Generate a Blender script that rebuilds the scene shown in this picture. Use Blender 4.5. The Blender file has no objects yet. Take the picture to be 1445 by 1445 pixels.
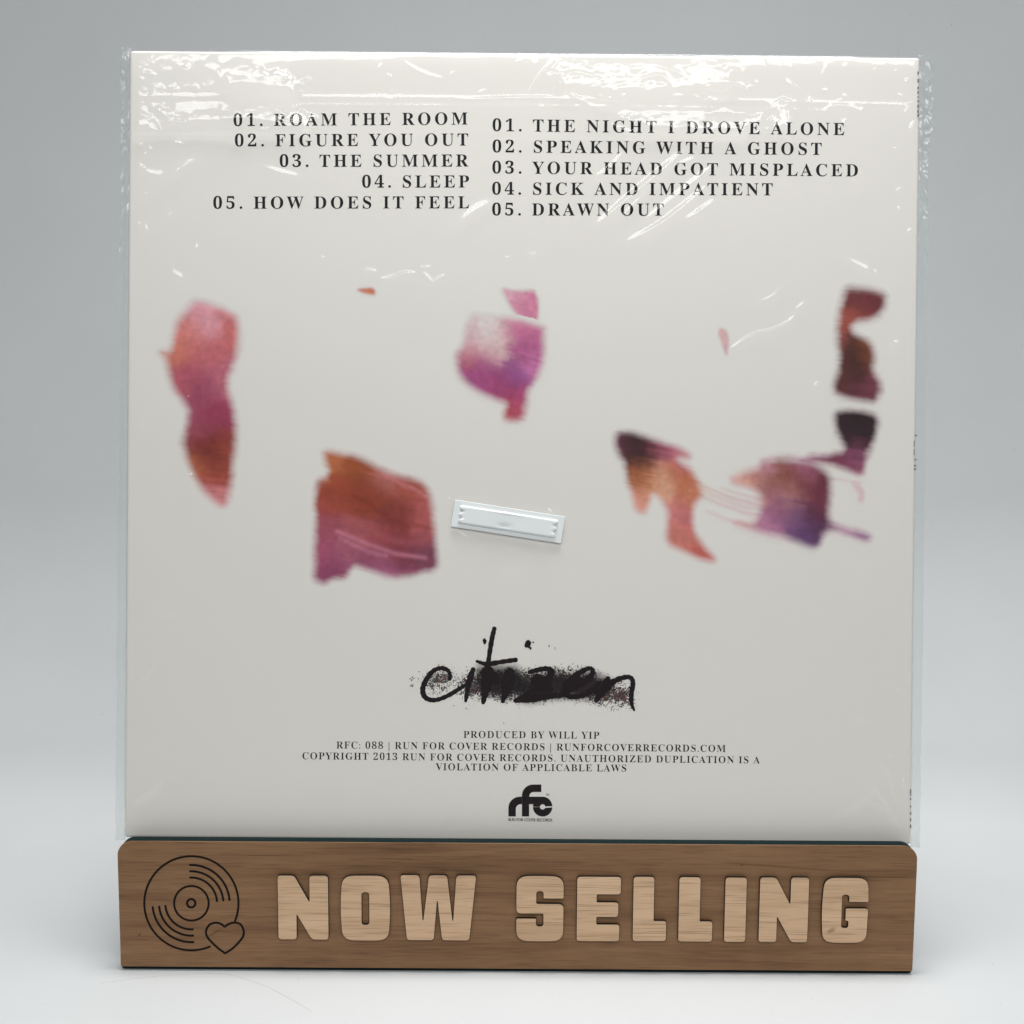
import bpy, bmesh, math, random
import numpy as np
from mathutils import Vector, Matrix

random.seed(7)
rng = np.random.default_rng(11)
SC = bpy.context.scene
COL = SC.collection
R = math.radians

# ------------------------------------------------------------------ camera, world, lamps, exposure
PITCH, ROLL, DIST, FPX = 8.0, 0.35, 0.62, 2188.6          # FPX: focal length in photo pixels (photo is 1445 wide)
Z_AXIS = 0.1826                                          # height at which the camera axis meets the record
cam_d = bpy.data.cameras.new('camera'); cam = bpy.data.objects.new('camera', cam_d); COL.objects.link(cam)
cam.location = (0, -DIST*math.cos(R(PITCH)), Z_AXIS + DIST*math.sin(R(PITCH)))
CAM_R = Matrix.Rotation(R(90-PITCH), 3, 'X') @ Matrix.Rotation(R(ROLL), 3, 'Z')
cam.rotation_euler = CAM_R.to_euler()
cam_d.sensor_width = 36; cam_d.lens = 36*FPX/1445
cam_d.clip_start = 0.01; cam_d.clip_end = 50
SC.camera = cam

world = bpy.data.worlds.new('World'); SC.world = world; world.use_nodes = True
wb = world.node_tree.nodes['Background']
wb.inputs[0].default_value = (0.90, 0.96, 1.0, 1); wb.inputs[1].default_value = 0.20

def area(name, loc, target, sx, sy, watts, color):
    d = bpy.data.lights.new(name, 'AREA'); d.shape = 'RECTANGLE'; d.size = sx; d.size_y = sy
    d.energy = watts; d.color = color
    o = bpy.data.objects.new(name, d); COL.objects.link(o); o.location = loc
    o.rotation_euler = (Vector(target)-Vector(loc)).to_track_quat('-Z', 'Y').to_euler()
    return o
area('front_softbox', (0.20, -2.40, 2.08), (0.0, 0.02, 0.20), 2.25, 0.72, 40.0, (1.0, 0.99, 0.965))
for sx_ in (-1, 1):                                        # unseen fill lamps, added to brighten the outer sides of the sweep
    sd = area('added_side_fill', (sx_*0.85, -0.08, 0.52), (sx_*0.34, 0.42, 0.28), 0.35, 0.45, 0.10 if sx_ < 0 else 0.20, (0.97, 0.99, 1.0)); sd.data.spread = R(100)
top_lamp = area('overhead_softbox', (0.03, -0.03, 1.05), (0.03, 0.0, 0.0), 0.50, 0.34, 2.3, (1.0, 0.99, 0.97))
top_lamp.data.spread = R(80)

SC.view_settings.view_transform = 'Standard'; SC.view_settings.look = 'None'
SC.view_settings.exposure = 0.0; SC.view_settings.gamma = 1.0; SC.view_settings.use_curve_mapping = False
SC.render.engine = 'CYCLES'
SC.cycles.use_denoising = True
SC.cycles.transparent_max_bounces = 16
SC.cycles.max_bounces = 8
SC.cycles.caustics_reflective = True

# ------------------------------------------------------------------ measuring helpers
CAM_P = Vector(cam.location)
def ray(px, py):
    return CAM_R @ Vector(((px-722.5)/FPX, -(py-722.5)/FPX, -1.0))
def hit(px, py, p0, n):
    d = ray(px, py)
    return CAM_P + d*((p0-CAM_P).dot(n)/d.dot(n))

LEAN = 7.5
S_ROT = Matrix.Rotation(R(90-LEAN), 3, 'X') @ Matrix.Rotation(R(-0.17), 3, 'Z')
S_N = S_ROT @ Vector((0, 0, 1))
S_ORG = hit(730.5, 1187, Vector((0, 0, Z_AXIS)), S_N)    # bottom middle of the record's face
def uv(px, py, n=0.0):                                   # photo measurement -> metres on the record's face
    p = hit(px, py, S_ORG + S_N*n, S_N) - S_ORG
    q = S_ROT.transposed() @ p
    return q.x, q.y
Y_BOARD = S_ORG.y - 0.0080
B_N = Vector((0, -1, 0))
B_ORG = hit(729, 1366, Vector((0, Y_BOARD, 0)), B_N); B_ORG.z = 0
def xz(px, py, off=0.0):
    p = hit(px, py, Vector((0, Y_BOARD-off, 0)), B_N)
    return p.x-B_ORG.x, p.z
def floor_pt(px, py):
    return hit(px, py, Vector((0, 0, 0)), Vector((0, 0, 1)))

def lin(c):
    c = np.asarray(c, float)/255
    return np.where(c <= 0.04045, c/12.92, ((c+0.055)/1.055)**2.4)
PAPER = np.array((0.800, 0.778, 0.735))
PAPER_PX = lin((186, 186, 177))
def pigment(c):                                           # colour of an ink, taken relative to the white card it is printed on
    return np.clip(lin(c)/PAPER_PX*PAPER, 0.004, 0.8)

# ------------------------------------------------------------------ object helpers
def tag(o, label=None, cat=None, group=None, kind=None):
    for k, v in (('label', label), ('category', cat), ('group', group), ('kind', kind)):
        if v: o[k] = v
    return o
def link(name, mesh, mats, parent=None, smooth=False):
    o = bpy.data.objects.new(name, mesh); COL.objects.link(o)
    if mats is not None:
        mats = mats if isinstance(mats, (list, tuple)) else [mats]
        slot = [p.material_index for p in mesh.polygons]
        mesh.materials.clear()
        for m in mats: mesh.materials.append(m)
        if len(mats) > 1: mesh.polygons.foreach_set('material_index', slot)
    if parent: o.parent = parent
    if smooth: mesh.polygons.foreach_set('use_smooth', [True]*len(mesh.polygons))
    return o
def empty(name, loc, rot=None):
    o = bpy.data.objects.new(name, None); COL.objects.link(o); o.location = loc; o.empty_display_size = 0.02
    if rot is not None: o.rotation_euler = rot
    return o
def pydata(name, v, f):
    m = bpy.data.meshes.new(name); m.from_pydata([tuple(map(float, p)) for p in v], [], [tuple(map(int, q)) for q in f]); m.update(); return m
def evaluate(curve):
    o = bpy.data.objects.new('work', curve); COL.objects.link(o); bpy.context.view_layer.update()
    m = bpy.data.meshes.new_from_object(o.evaluated_get(bpy.context.evaluated_depsgraph_get()))
    bpy.data.objects.remove(o); bpy.data.curves.remove(curve)
    return m
def shape_mesh(loops, depth=0.0, bevel=0.0, bres=2):      # filled outline(s) in x,y; depth is the full thickness, centred on z = 0
    c = bpy.data.curves.new('work', 'CURVE'); c.dimensions = '2D'; c.fill_mode = 'BOTH' if depth else 'FRONT'
    c.extrude = max(depth/2-bevel, 0); c.bevel_depth = bevel; c.bevel_resolution = bres
    if bevel: c.offset = -bevel
    for lp in loops:
        s = c.splines.new('POLY'); s.points.add(len(lp)-1)
        for p, q in zip(s.points, lp): p.co = (q[0], q[1], 0, 1)
        s.use_cyclic_u = True
    return evaluate(c)
def move_mesh(m, M): m.transform(M); return m
UPRIGHT = Matrix.Rotation(R(90), 4, 'X')                  # x,y -> x,z ; z -> -y (towards the viewer)
def box_bm(bm, x0, x1, y0, y1, z0, z1, bev=0.0, seg=2):
    r = bmesh.ops.create_cube(bm, size=1)
    for v in r['verts']:
        v.co = Vector(((x0+x1)/2+v.co.x*(x1-x0), (y0+y1)/2+v.co.y*(y1-y0), (z0+z1)/2+v.co.z*(z1-z0)))
    if bev:
        es = {e for v in r['verts'] for e in v.link_edges}
        bmesh.ops.bevel(bm, geom=list(es), offset=bev, segments=seg, profile=0.5, affect='EDGES')
def bm_mesh(bm, name):
    m = bpy.data.meshes.new(name); bm.to_mesh(m); bm.free(); return m
def round_poly(pts, r, n=5):
    out = []; N = len(pts)
    for i, p in enumerate(pts):
        ri = p[2] if len(p) > 2 else r
        a = Vector(pts[i-1][:2]); b = Vector(p[:2]); c = Vector(pts[(i+1) % N][:2])
        d1, d2 = a-b, c-b
        t = min(ri, d1.length*0.48, d2.length*0.48)
        if t < 1e-7: out.append(tuple(b)); continue
        p1 = b+d1.normalized()*t; p2 = b+d2.normalized()*t
        for k in range(n+1):
            s = k/n; q = p1*(1-s)**2 + b*2*s*(1-s) + p2*s*s
            out.append((q.x, q.y))
    return out
def catmull(P, n=8):
    P = [np.array(p, float) for p in P]; Q = [2*P[0]-P[1]]+P+[2*P[-1]-P[-2]]; out = []
    for i in range(1, len(Q)-2):
        for k in range(n):
            t = k/n
            out.append(0.5*((2*Q[i])+(-Q[i-1]+Q[i+1])*t+(2*Q[i-1]-5*Q[i]+4*Q[i+1]-Q[i+2])*t*t+(-Q[i-1]+3*Q[i]-3*Q[i+1]+Q[i+2])*t**3))
    out.append(P[-1]); return out
def chaikin(P, k=2):
    P = np.array(P, float)
    for _ in range(k):
        Q = np.roll(P, -1, 0); P = np.stack([P*0.75+Q*0.25, P*0.25+Q*0.75], 1).reshape(-1, 2)
    return P

# numpy value noise
def vnoise(x, y, seed=0):
    g = np.random.default_rng(seed).random((256, 256))
    xi = np.floor(x).astype(int); yi = np.floor(y).astype(int); fx = x-xi; fy = y-yi
    fx = fx*fx*fx*(fx*(fx*6-15)+10); fy = fy*fy*fy*(fy*(fy*6-15)+10)
    a = g[xi & 255, yi & 255]; b = g[(xi+1) & 255, yi & 255]; c = g[xi & 255, (yi+1) & 255]; d = g[(xi+1) & 255, (yi+1) & 255]
    return (a*(1-fx)+b*fx)*(1-fy)+(c*(1-fx)+d*fx)*fy
def fbm(x, y, seed=0, oct=4):
    s = 0; a = 0.5
    for i in range(oct): s = s+a*(vnoise(x*2**i, y*2**i, seed+i)-0.5); a *= 0.5
    return s
def sdist(px, py, poly):                                   # signed distance to polygon, inside positive
    d2 = np.full(px.shape, 1e18); ins = np.zeros(px.shape, bool)
    n = len(poly)
    for i in range(n):
        ax, ay = poly[i]; bx, by = poly[(i+1) % n]
        ex, ey = bx-ax, by-ay; L = ex*ex+ey*ey+1e-12
        t = np.clip(((px-ax)*ex+(py-ay)*ey)/L, 0, 1)
        d2 = np.minimum(d2, (px-ax-t*ex)**2+(py-ay-t*ey)**2)
        cond = ((ay > py) != (by > py))
        if ey != 0: ins ^= cond & (px < (bx-ax)*(py-ay)/ey+ax)
    d = np.sqrt(d2); return np.where(ins, d, -d)

# ------------------------------------------------------------------ materials
def mat(name):
    m = bpy.data.materials.new(name); m.use_nodes = True
    nt = m.node_tree; b = nt.nodes['Principled BSDF']; return m, nt, b
def N(nt, t, **kw):
    n = nt.nodes.new(t)
    for k, v in kw.items(): setattr(n, k, v)
    return n
def simple(name, col, rough=0.5, spec=0.5):
    m, nt, b = mat(name); b.inputs['Base Color'].default_value = (*col, 1); b.inputs['Roughness'].default_value = rough
    b.inputs['Specular IOR Level'].default_value = spec; return m
def ramp(nt, stops):
    r = N(nt, 'ShaderNodeValToRGB'); e = r.color_ramp.elements
    while len(e) < len(stops): e.new(0.5)
    for el, (p, c) in zip(e, stops): el.position = p; el.color = (*c, 1)
    return r

def wood(name, dark, mid, light, scale=1.0, pores=0.5, marks=()):
    m, nt, b = mat(name); L = nt.links.new
    tc = N(nt, 'ShaderNodeTexCoord'); oi = N(nt, 'ShaderNodeObjectInfo')
    va = N(nt, 'ShaderNodeVectorMath', operation='MULTIPLY_ADD'); L(oi.outputs['Location'], va.inputs[0]); va.inputs[1].default_value = (7.3, 5.1, 3.7); L(tc.outputs['Object'], va.inputs[2])
    def mapped(sx, sz, off=0):
        mp = N(nt, 'ShaderNodeMapping'); mp.inputs['Scale'].default_value = (sx*scale, 40, sz*scale); mp.inputs['Location'].default_value = (off, off, off)
        L(va.outputs[0], mp.inputs['Vector']); return mp
    warp = N(nt, 'ShaderNodeTexNoise'); warp.inputs['Scale'].default_value = 1; warp.inputs['Detail'].default_value = 3
    L(mapped(7, 30).outputs[0], warp.inputs['Vector'])
    big = N(nt, 'ShaderNodeTexNoise'); big.inputs['Scale'].default_value = 1; big.inputs['Detail'].default_value = 6; big.inputs['Roughness'].default_value = 0.6; big.inputs['Distortion'].default_value = 0.6
    L(mapped(9, 150, 3).outputs[0], big.inputs['Vector'])
    fine = N(nt, 'ShaderNodeTexNoise'); fine.inputs['Scale'].default_value = 1; fine.inputs['Detail'].default_value = 4; fine.inputs['Roughness'].default_value = 0.7
    L(mapped(22, 1500, 7).outputs[0], fine.inputs['Vector'])
    pore = N(nt, 'ShaderNodeTexNoise'); pore.inputs['Scale'].default_value = 1; pore.inputs['Detail'].default_value = 2
    L(mapped(60, 2600, 13).outputs[0], pore.inputs['Vector'])
    a = N(nt, 'ShaderNodeMath', operation='MULTIPLY_ADD'); L(fine.outputs[0], a.inputs[0]); a.inputs[1].default_value = 0.38; 
    L(big.outputs[0], a.inputs[2])
    a2 = N(nt, 'ShaderNodeMath', operation='MULTIPLY_ADD'); L(warp.outputs[0], a2.inputs[0]); a2.inputs[1].default_value = 0.45; L(a.outputs[0], a2.inputs[2])
    rp = ramp(nt, [(0.58, dark), (0.92, mid), (1.25/1.0 if False else 1.0, light)])
    sc = N(nt, 'ShaderNodeMapRange'); sc.inputs['From Min'].default_value = 0.25; sc.inputs['From Max'].default_value = 1.45
    L(a2.outputs[0], sc.inputs['Value'])
    rp.color_ramp.elements[0].position = 0.30; rp.color_ramp.elements[1].position = 0.52; rp.color_ramp.elements[2].position = 0.78
    L(sc.outputs[0], rp.inputs[0])
    pr = ramp(nt, [(0.34, (0.22, 0.20, 0.18)), (0.46, (1, 1, 1))]); L(pore.outputs[0], pr.inputs[0])
    mx = N(nt, 'ShaderNodeMix', data_type='RGBA', blend_type='MULTIPLY'); mx.inputs[0].default_value = pores
    L(rp.outputs[0], mx.inputs[6]); L(pr.outputs[0], mx.inputs[7])
    last = mx.outputs[2]
    for (cx, cz, rx, rz, ang, k) in marks:                     # small dark mineral marks in the timber
        mp = N(nt, 'ShaderNodeMapping', vector_type='TEXTURE'); mp.inputs['Location'].default_value = (cx, 0, cz); mp.inputs['Rotation'].default_value = (0, -ang, 0); mp.inputs['Scale'].default_value = (rx, 1, rz)
        L(tc.outputs['Object'], mp.inputs['Vector'])
        wn = N(nt, 'ShaderNodeMix', data_type='VECTOR'); wn.inputs[0].default_value = 0.12; L(mp.outputs[0], wn.inputs[4]); L(fine.outputs['Color'], wn.inputs[5])
        ln = N(nt, 'ShaderNodeVectorMath', operation='LENGTH'); L(wn.outputs[1], ln.inputs[0])
        mr = N(nt, 'ShaderNodeMapRange', interpolation_type='SMOOTHSTEP'); mr.inputs['From Min'].default_value = 0.25; mr.inputs['From Max'].default_value = 1.1; mr.inputs['To Min'].default_value = k; mr.inputs['To Max'].default_value = 0.0
        L(ln.outputs['Value'], mr.inputs['Value'])
        dk = N(nt, 'ShaderNodeMix', data_type='RGBA', blend_type='MULTIPLY'); L(mr.outputs[0], dk.inputs[0]); L(last, dk.inputs[6]); dk.inputs[7].default_value = (0.30, 0.26, 0.22, 1); last = dk.outputs[2]
    L(last, b.inputs['Base Color'])
    b.inputs['Roughness'].default_value = 0.55; b.inputs['Specular IOR Level'].default_value = 0.25
    bp = N(nt, 'ShaderNodeBump'); bp.inputs['Strength'].default_value = 0.12; bp.inputs['Distance'].default_value = 0.0003
    L(fine.outputs[0], bp.inputs['Height']); L(bp.outputs[0], b.inputs['Normal'])
    return m

M_WALNUT = wood('walnut_veneer', (0.125, 0.063, 0.030), (0.215, 0.114, 0.055), (0.275, 0.155, 0.080), pores=0.36,
 marks=[(*xz(197, 1319), 0.0011, 0.0004, 0.9, 0.7), (*xz(303, 1316), 0.0050, 0.0006, 0.55, 0.45), (*xz(1047, 1221), 0.0007, 0.0005, 0, 0.6), (*xz(380, 1207), 0.020, 0.0003, 0.02, 0.5), (*xz(560, 1212), 0.012, 0.0003, -0.03, 0.45), (*xz(1090, 1222), 0.024, 0.0005, -0.06, 0.4), (*xz(1240, 1238), 0.014, 0.0003, 0.0, 0.4), (*xz(640, 1228), 0.010, 0.0004, -0.03, 0.4)])
M_MAPLE = wood('pale_maple', (0.43, 0.275, 0.165), (0.575, 0.385, 0.240), (0.67, 0.465, 0.305), 0.8, 0.38)
M_KNOT = wood('knotted_maple', (0.43, 0.275, 0.165), (0.575, 0.385, 0.240), (0.67, 0.465, 0.305), 0.8, 0.38, [(0.0040, 0.0052, 0.0022, 0.0011, 0.5, 0.55)])
M_CHAR = simple('charred_edge', (0.012, 0.008, 0.006), 0.8, 0.2)
M_ENGRAVE = simple('burnt_engraving', (0.010, 0.008, 0.007), 0.85, 0.1)
M_TEAL = simple('dark_teal_board', (0.003, 0.013, 0.014), 0.6, 0.08)
M_INK = simple('black_ink', (0.006, 0.006, 0.008), 0.6, 0.05)
M_INK2 = simple('dark_maroon_ink', (0.009, 0.003, 0.005), 0.6, 0.05)
M_INK3 = simple('spine_ink', (0.17, 0.17, 0.175), 0.5, 0.3)

def paper_mat():
    m, nt, b = mat('white_card'); L = nt.links.new
    b.inputs['Base Color'].default_value = (*PAPER, 1); b.inputs['Roughness'].default_value = 0.5; b.inputs['Specular IOR Level'].default_value = 0.2
    return m
M_CARD = paper_mat()
def smear_mat():
    m, nt, b = mat('printed_pigment'); L = nt.links.new
    at = N(nt, 'ShaderNodeAttribute'); at.attribute_name = 'pigment'
    L(at.outputs['Color'], b.inputs['Base Color']); L(at.outputs['Alpha'], b.inputs['Alpha'])
    b.inputs['Roughness'].default_value = 0.5; b.inputs['Specular IOR Level'].default_value = 0.2
    return m
M_SMEAR = smear_mat()

def film_mat(name, clear, milk, tint=(1, 1, 1), refl=0.05, rough=0.06, edge=0.5):
    m = bpy.data.materials.new(name); m.use_nodes = True; nt = m.node_tree; nt.nodes.clear(); L = nt.links.new
    out = N(nt, 'ShaderNodeOutputMaterial')
    tr = N(nt, 'ShaderNodeBsdfTransparent'); tr.inputs[0].default_value = (clear*tint[0], clear*tint[1], clear*tint[2], 1)
    gl = N(nt, 'ShaderNodeBsdfGlossy'); gl.inputs['Roughness'].default_value = rough; gl.inputs['Color'].default_value = (1, 1, 1, 1)
    df = N(nt, 'ShaderNodeBsdfDiffuse'); df.inputs[0].default_value = (0.82, 0.87, 0.88, 1)
    tl = N(nt, 'ShaderNodeBsdfTranslucent'); tl.inputs[0].default_value = (0.82, 0.87, 0.88, 1)
    dm = N(nt, 'ShaderNodeMixShader'); dm.inputs[0].default_value = 0.4; L(df.outputs[0], dm.inputs[1]); L(tl.outputs[0], dm.inputs[2])
    mm = N(nt, 'ShaderNodeMixShader'); mm.inputs[0].default_value = milk; L(tr.outputs[0], mm.inputs[1]); L(dm.outputs[0], mm.inputs[2])
    lw = N(nt, 'ShaderNodeLayerWeight'); lw.inputs['Blend'].default_value = 0.5
    pw = N(nt, 'ShaderNodeMath', operation='POWER'); L(lw.outputs['Facing'], pw.inputs[0]); pw.inputs[1].default_value = 4
    fa = N(nt, 'ShaderNodeMath', operation='MULTIPLY_ADD'); L(pw.outputs[0], fa.inputs[0]); fa.inputs[1].default_value = edge; fa.inputs[2].default_value = refl
    g2 = N(nt, 'ShaderNodeBsdfGlossy'); g2.inputs['Roughness'].default_value = rough*3.6
    gg = N(nt, 'ShaderNodeMixShader'); gg.inputs[0].default_value = 0.36; L(gl.outputs[0], gg.inputs[1]); L(g2.outputs[0], gg.inputs[2])
    gm = N(nt, 'ShaderNodeMixShader'); L(fa.outputs[0], gm.inputs[0]); L(mm.outputs[0], gm.inputs[1]); L(gg.outputs[0], gm.inputs[2])
    L(gm.outputs[0], out.inputs['Surface']); return m
M_FILM = film_mat('clear_shrink_film', 0.985, 0.004, refl=0.043, rough=0.085)
M_SEAM = film_mat('sealed_film_edge', 0.93, 0.20, (0.98, 1.0, 1.0), refl=0.06, rough=0.18, edge=0.5)

def backdrop_mat():
    m, nt, b = mat('white_backdrop_paper'); L = nt.links.new
    tc = N(nt, 'ShaderNodeTexCoord')
    n1 = N(nt, 'ShaderNodeTexNoise'); n1.inputs['Scale'].default_value = 9; n1.inputs['Detail'].default_value = 5
    L(tc.outputs['Object'], n1.inputs['Vector'])
    r = ramp(nt, [(0.3, (0.555, 0.572, 0.582)), (0.7, (0.58, 0.597, 0.607))]); L(n1.outputs[0], r.inputs[0])
    n2 = N(nt, 'ShaderNodeTexNoise'); n2.inputs['Scale'].default_value = 170; n2.inputs['Detail'].default_value = 3
    L(tc.outputs['Object'], n2.inputs['Vector'])
    r2 = ramp(nt, [(0.19, (0.72, 0.70, 0.68)), (0.245, (1, 1, 1))]); L(n2.outputs[0], r2.inputs[0])
    mx = N(nt, 'ShaderNodeMix', data_type='RGBA', blend_type='MULTIPLY'); mx.inputs[0].default_value = 1
    L(r.outputs[0], mx.inputs[6]); L(r2.outputs[0], mx.inputs[7]); L(mx.outputs[2], b.inputs['Base Color'])
    b.inputs['Roughness'].default_value = 0.6; b.inputs['Specular IOR Level'].default_value = 0.25
    n3 = N(nt, 'ShaderNodeTexNoise'); n3.inputs['Scale'].default_value = 420; n3.inputs['Detail'].default_value = 4
    L(tc.outputs['Object'], n3.inputs['Vector'])
    bp = N(nt, 'ShaderNodeBump'); bp.inputs['Strength'].default_value = 0.10; bp.inputs['Distance'].default_value = 0.0006
    L(n3.outputs[0], bp.inputs['Height']); L(bp.outputs[0], b.inputs['Normal'])
    return m

# ------------------------------------------------------------------ the setting: one curved white sweep
WALL_Y, SWEEP_R = 0.42, 0.14
prof = [(y, 0.0) for y in np.linspace(-0.40, WALL_Y-SWEEP_R, 14)]
prof += [(WALL_Y-SWEEP_R+SWEEP_R*math.sin(a), SWEEP_R-SWEEP_R*math.cos(a)) for a in np.linspace(0.06, math.pi/2, 22)]
prof += [(WALL_Y+0.02*t, SWEEP_R+0.75*t) for t in np.linspace(0.1, 1, 8)]
xs = np.linspace(-0.9, 0.9, 25)
v = [(x, y, z) for (y, z) in prof for x in xs]
nx = len(xs)
f = [(j*nx+i, j*nx+i+1, (j+1)*nx+i+1, (j+1)*nx+i) for j in range(len(prof)-1) for i in range(nx-1)]
bd = link('backdrop', pydata('backdrop', v, f), backdrop_mat(), smooth=True)
tag(bd, 'seamless white paper sweep under and behind the wooden stand', 'backdrop', kind='structure')

# ------------------------------------------------------------------ the wooden stand
stand = empty('display_stand', B_ORG)
tag(stand, 'low walnut wood stand with raised pale NOW SELLING letters and engraved record icon', 'display stand')
WOOD_T, BACK_T = 0.0008, 0.0052
BW = (xz(1296.3, 1200)[0]-xz(166.7, 1200)[0])/2; BH = xz(731, 1190)[1]
def board_outline(inset=0.0, foot=0.0004):
    a, b = BW-inset, BH-inset
    return round_poly([(-a, foot, 0.001), (a, foot, 0.001), (a, b-0.0036, 0.0026), (a-0.0036, b, 0.0026), (-a+0.0036, b, 0.0026), (-a, b-0.0036, 0.0026)], 0.002)
def side_material(m, axis_y=True, thr=0.95):               # burnt edges take the second slot
    for p in m.polygons:
        p.material_index = 0 if abs(p.normal.z) > thr else 1
fb = shape_mesh([board_outline(0, 0.0016)], WOOD_T, 0.0002, 1); side_material(fb, thr=0.3)
fb.transform(Matrix.Translation((0, 0, -WOOD_T/2))); fb.transform(UPRIGHT)
front = link('front_board', fb, [M_WALNUT, M_CHAR], stand)
bb = shape_mesh([board_outline(0.0002)], BACK_T, 0.0003, 1); bb.transform(Matrix.Translation((0, 0, -WOOD_T-BACK_T/2-0.00002))); bb.transform(UPRIGHT)
link('backing_board', bb, M_TEAL, stand)
bm = bmesh.new(); y0 = WOOD_T+BACK_T+0.0002
box_bm(bm, -0.140, 0.140, y0, y0+0.062, 0.0005, 0.0055, 0.0005)
link('base_plate', bm_mesh(bm, 'base'), M_WALNUT, stand)
ledge_z = S_ORG.z-0.0008
bm = bmesh.new(); box_bm(bm, -0.138, 0.138, y0, y0+0.020, ledge_z-0.005, ledge_z-0.0006, 0.0004)
link('ledge', bm_mesh(bm, 'ledge'), M_WALNUT, stand)
for s in (-1, 1):
    bm = bmesh.new(); box_bm(bm, s*0.10-0.003, s*0.10+0.003, y0, y0+0.058, 0.0057, ledge_z-0.0053, 0.0004)
    link('bracket', bm_mesh(bm, 'bracket'), M_WALNUT, stand)
bm = bmesh.new(); box_bm(bm, -0.11, 0.11, 0, 0.13, -0.004, 0, 0.0006)
br = link('back_rest', bm_mesh(bm, 'rest'), M_WALNUT, stand)
br.rotation_euler = (R(90-LEAN), 0, 0)
br.location = (0, S_ORG.y-B_ORG.y+0.0075, ledge_z-0.003)

# raised letters (outlines in unit boxes; the last number of a corner is its rounding)
r_ = 0.055
LET = {
 'N': [[(0,0),(0,1),(.335,1),(.62,.60,.01),(.62,1),(1,1),(1,0),(.66,0),(.375,.385,.01),(.375,0)]],
 'O': [[(.02,.0,.24),(-.02,.5,.2),(.02,1,.24),(.5,1.01,.2),(.98,1,.24),(1.02,.5,.2),(.98,0,.24),(.5,-.01,.2)],
       [(.43,.25,.04),(.57,.25,.04),(.57,.74,.04),(.43,.74,.04)]],
 'W': [[(0,1),(.26,1),(.30,.31,.01),(.375,1),(.62,1),(.69,.31,.01),(.73,1),(1,1),(.91,0),(.545,0),(.487,.60,.01),(.445,0),(.085,0)]],
 'S': [[(1,.653,.03),(.565,.653,.02),(.565,.765,.04),(.43,.765,.04),(.43,.58,.02),(1,.58,.08),(1,0,.22),(.5,-.01,.2),(0,0,.22),(0,.354,.03),(.43,.354,.02),(.43,.235,.04),(.565,.235,.04),(.565,.42,.02),(0,.42,.08),(0,1,.22),(.5,1.01,.2),(1,1,.22)]],
 'E': [[(0,0),(0,1),(1,1),(1,.72),(.46,.72,.01),(.46,.61,.01),(.95,.61),(.95,.375),(.46,.375,.01),(.46,.27,.01),(.98,.27),(.98,0)]],
 'L': [[(0,0),(0,1),(.63,1),(.63,.325,.01),(1,.325),(1,0)]],
 'I': [[(0,0),(0,1),(1,1),(1,0)]],
 'G': [[(1,.625,.03),(.565,.625,.02),(.565,.735,.04),(.43,.735,.04),(.43,.235,.03),(.565,.235,.03),(.565,.335,.02),(.50,.335,.02),(.50,.535,.02),(1,.535,.05),(.98,0,.24),(.5,-.01,.2),(.02,0,.24),(-.02,.5,.2),(.02,1,.24),(.5,1.01,.2),(.98,1,.24)]],
}
SPOTS = [('N',392.5,463.3,1235.3,1326),('O',481.5,550,1236,1327),('W',564.6,672.7,1235,1327),('S',727.8,796.3,1236.5,1328),('E',813,877,1237,1328.5),
         ('L',892,942,1237,1328.5),('L',956.3,1007.5,1237.5,1329),('I',1021,1054.7,1238,1329.5),('N',1069.6,1142.7,1238,1329.8),('G',1158.5,1227.5,1239,1330)]
LT = 0.0014
for ch, a, b_, t, bt in SPOTS:
    x0, z0 = xz(a, bt, LT); x1, z1 = xz(b_, t, LT)
    w, h = x1-x0, z1-z0
    loops = []
    for lp in LET[ch]:
        pts = [(p[0]*w, p[1]*h, (p[2] if len(p) > 2 else r_)*h) for p in lp]
        loops.append(round_poly(pts, r_*h))
    m = shape_mesh(loops, LT, 0.00018, 1); side_material(m)
    m.transform(Matrix.Translation((0, 0, LT/2+0.00003))); m.transform(UPRIGHT)
    o = link('letter', m, [M_KNOT if ch == 'G' else M_MAPLE, M_CHAR], stand); o.location = (x0, 0, z0)

# engraved record and heart
E_OFF = 0.00006
def epx(x, y): return xz(140+x/3.6125, 1150+y/3.6125)
def ribbon(P, w, closed=False, caps=True):                 # flat strip along P, half width w (or list) -> outline loops
    P = [np.array(p, float) for p in P]; n = len(P)
    W = w if hasattr(w, '__len__') else [w]*n
    left, right = [], []
    for i in range(n):
        a = P[i-1] if (i > 0 or closed) else P[i]; b = P[(i+1) % n] if (i < n-1 or closed) else P[i]
        t = b-a; t = t/(np.linalg.norm(t)+1e-12); nn = np.array((-t[1], t[0]))
        left.append(P[i]+nn*W[i]); right.append(P[i]-nn*W[i])
    return left, right
def ribbon_faces(V, F, P, w, z, closed=False, caps=True):
    L_, R_ = ribbon(P, w, closed); n = len(P); base = len(V)
    W = w if hasattr(w, '__len__') else [w]*n
    V += [(p[0], p[1], z) for p in L_]+[(p[0], p[1], z) for p in R_]
    for i in range(n if closed else n-1):
        j = (i+1) % n; F.append((base+i, base+n+i, base+n+j, base+j))
    if caps and not closed:
        for k, (c, d, ww) in enumerate(((P[0], np.array(P[0])-np.array(P[1]), W[0]), (P[-1], np.array(P[-1])-np.array(P[-2]), W[-1]))):
            a0 = math.atan2(d[1], d[0]); b0 = len(V)
            V += [(c[0]+ww*math.cos(a0+t), c[1]+ww*math.sin(a0+t), z) for t in np.linspace(-math.pi/2, math.pi/2, 9)]
            F.append(tuple(range(b0, b0+9)))
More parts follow.
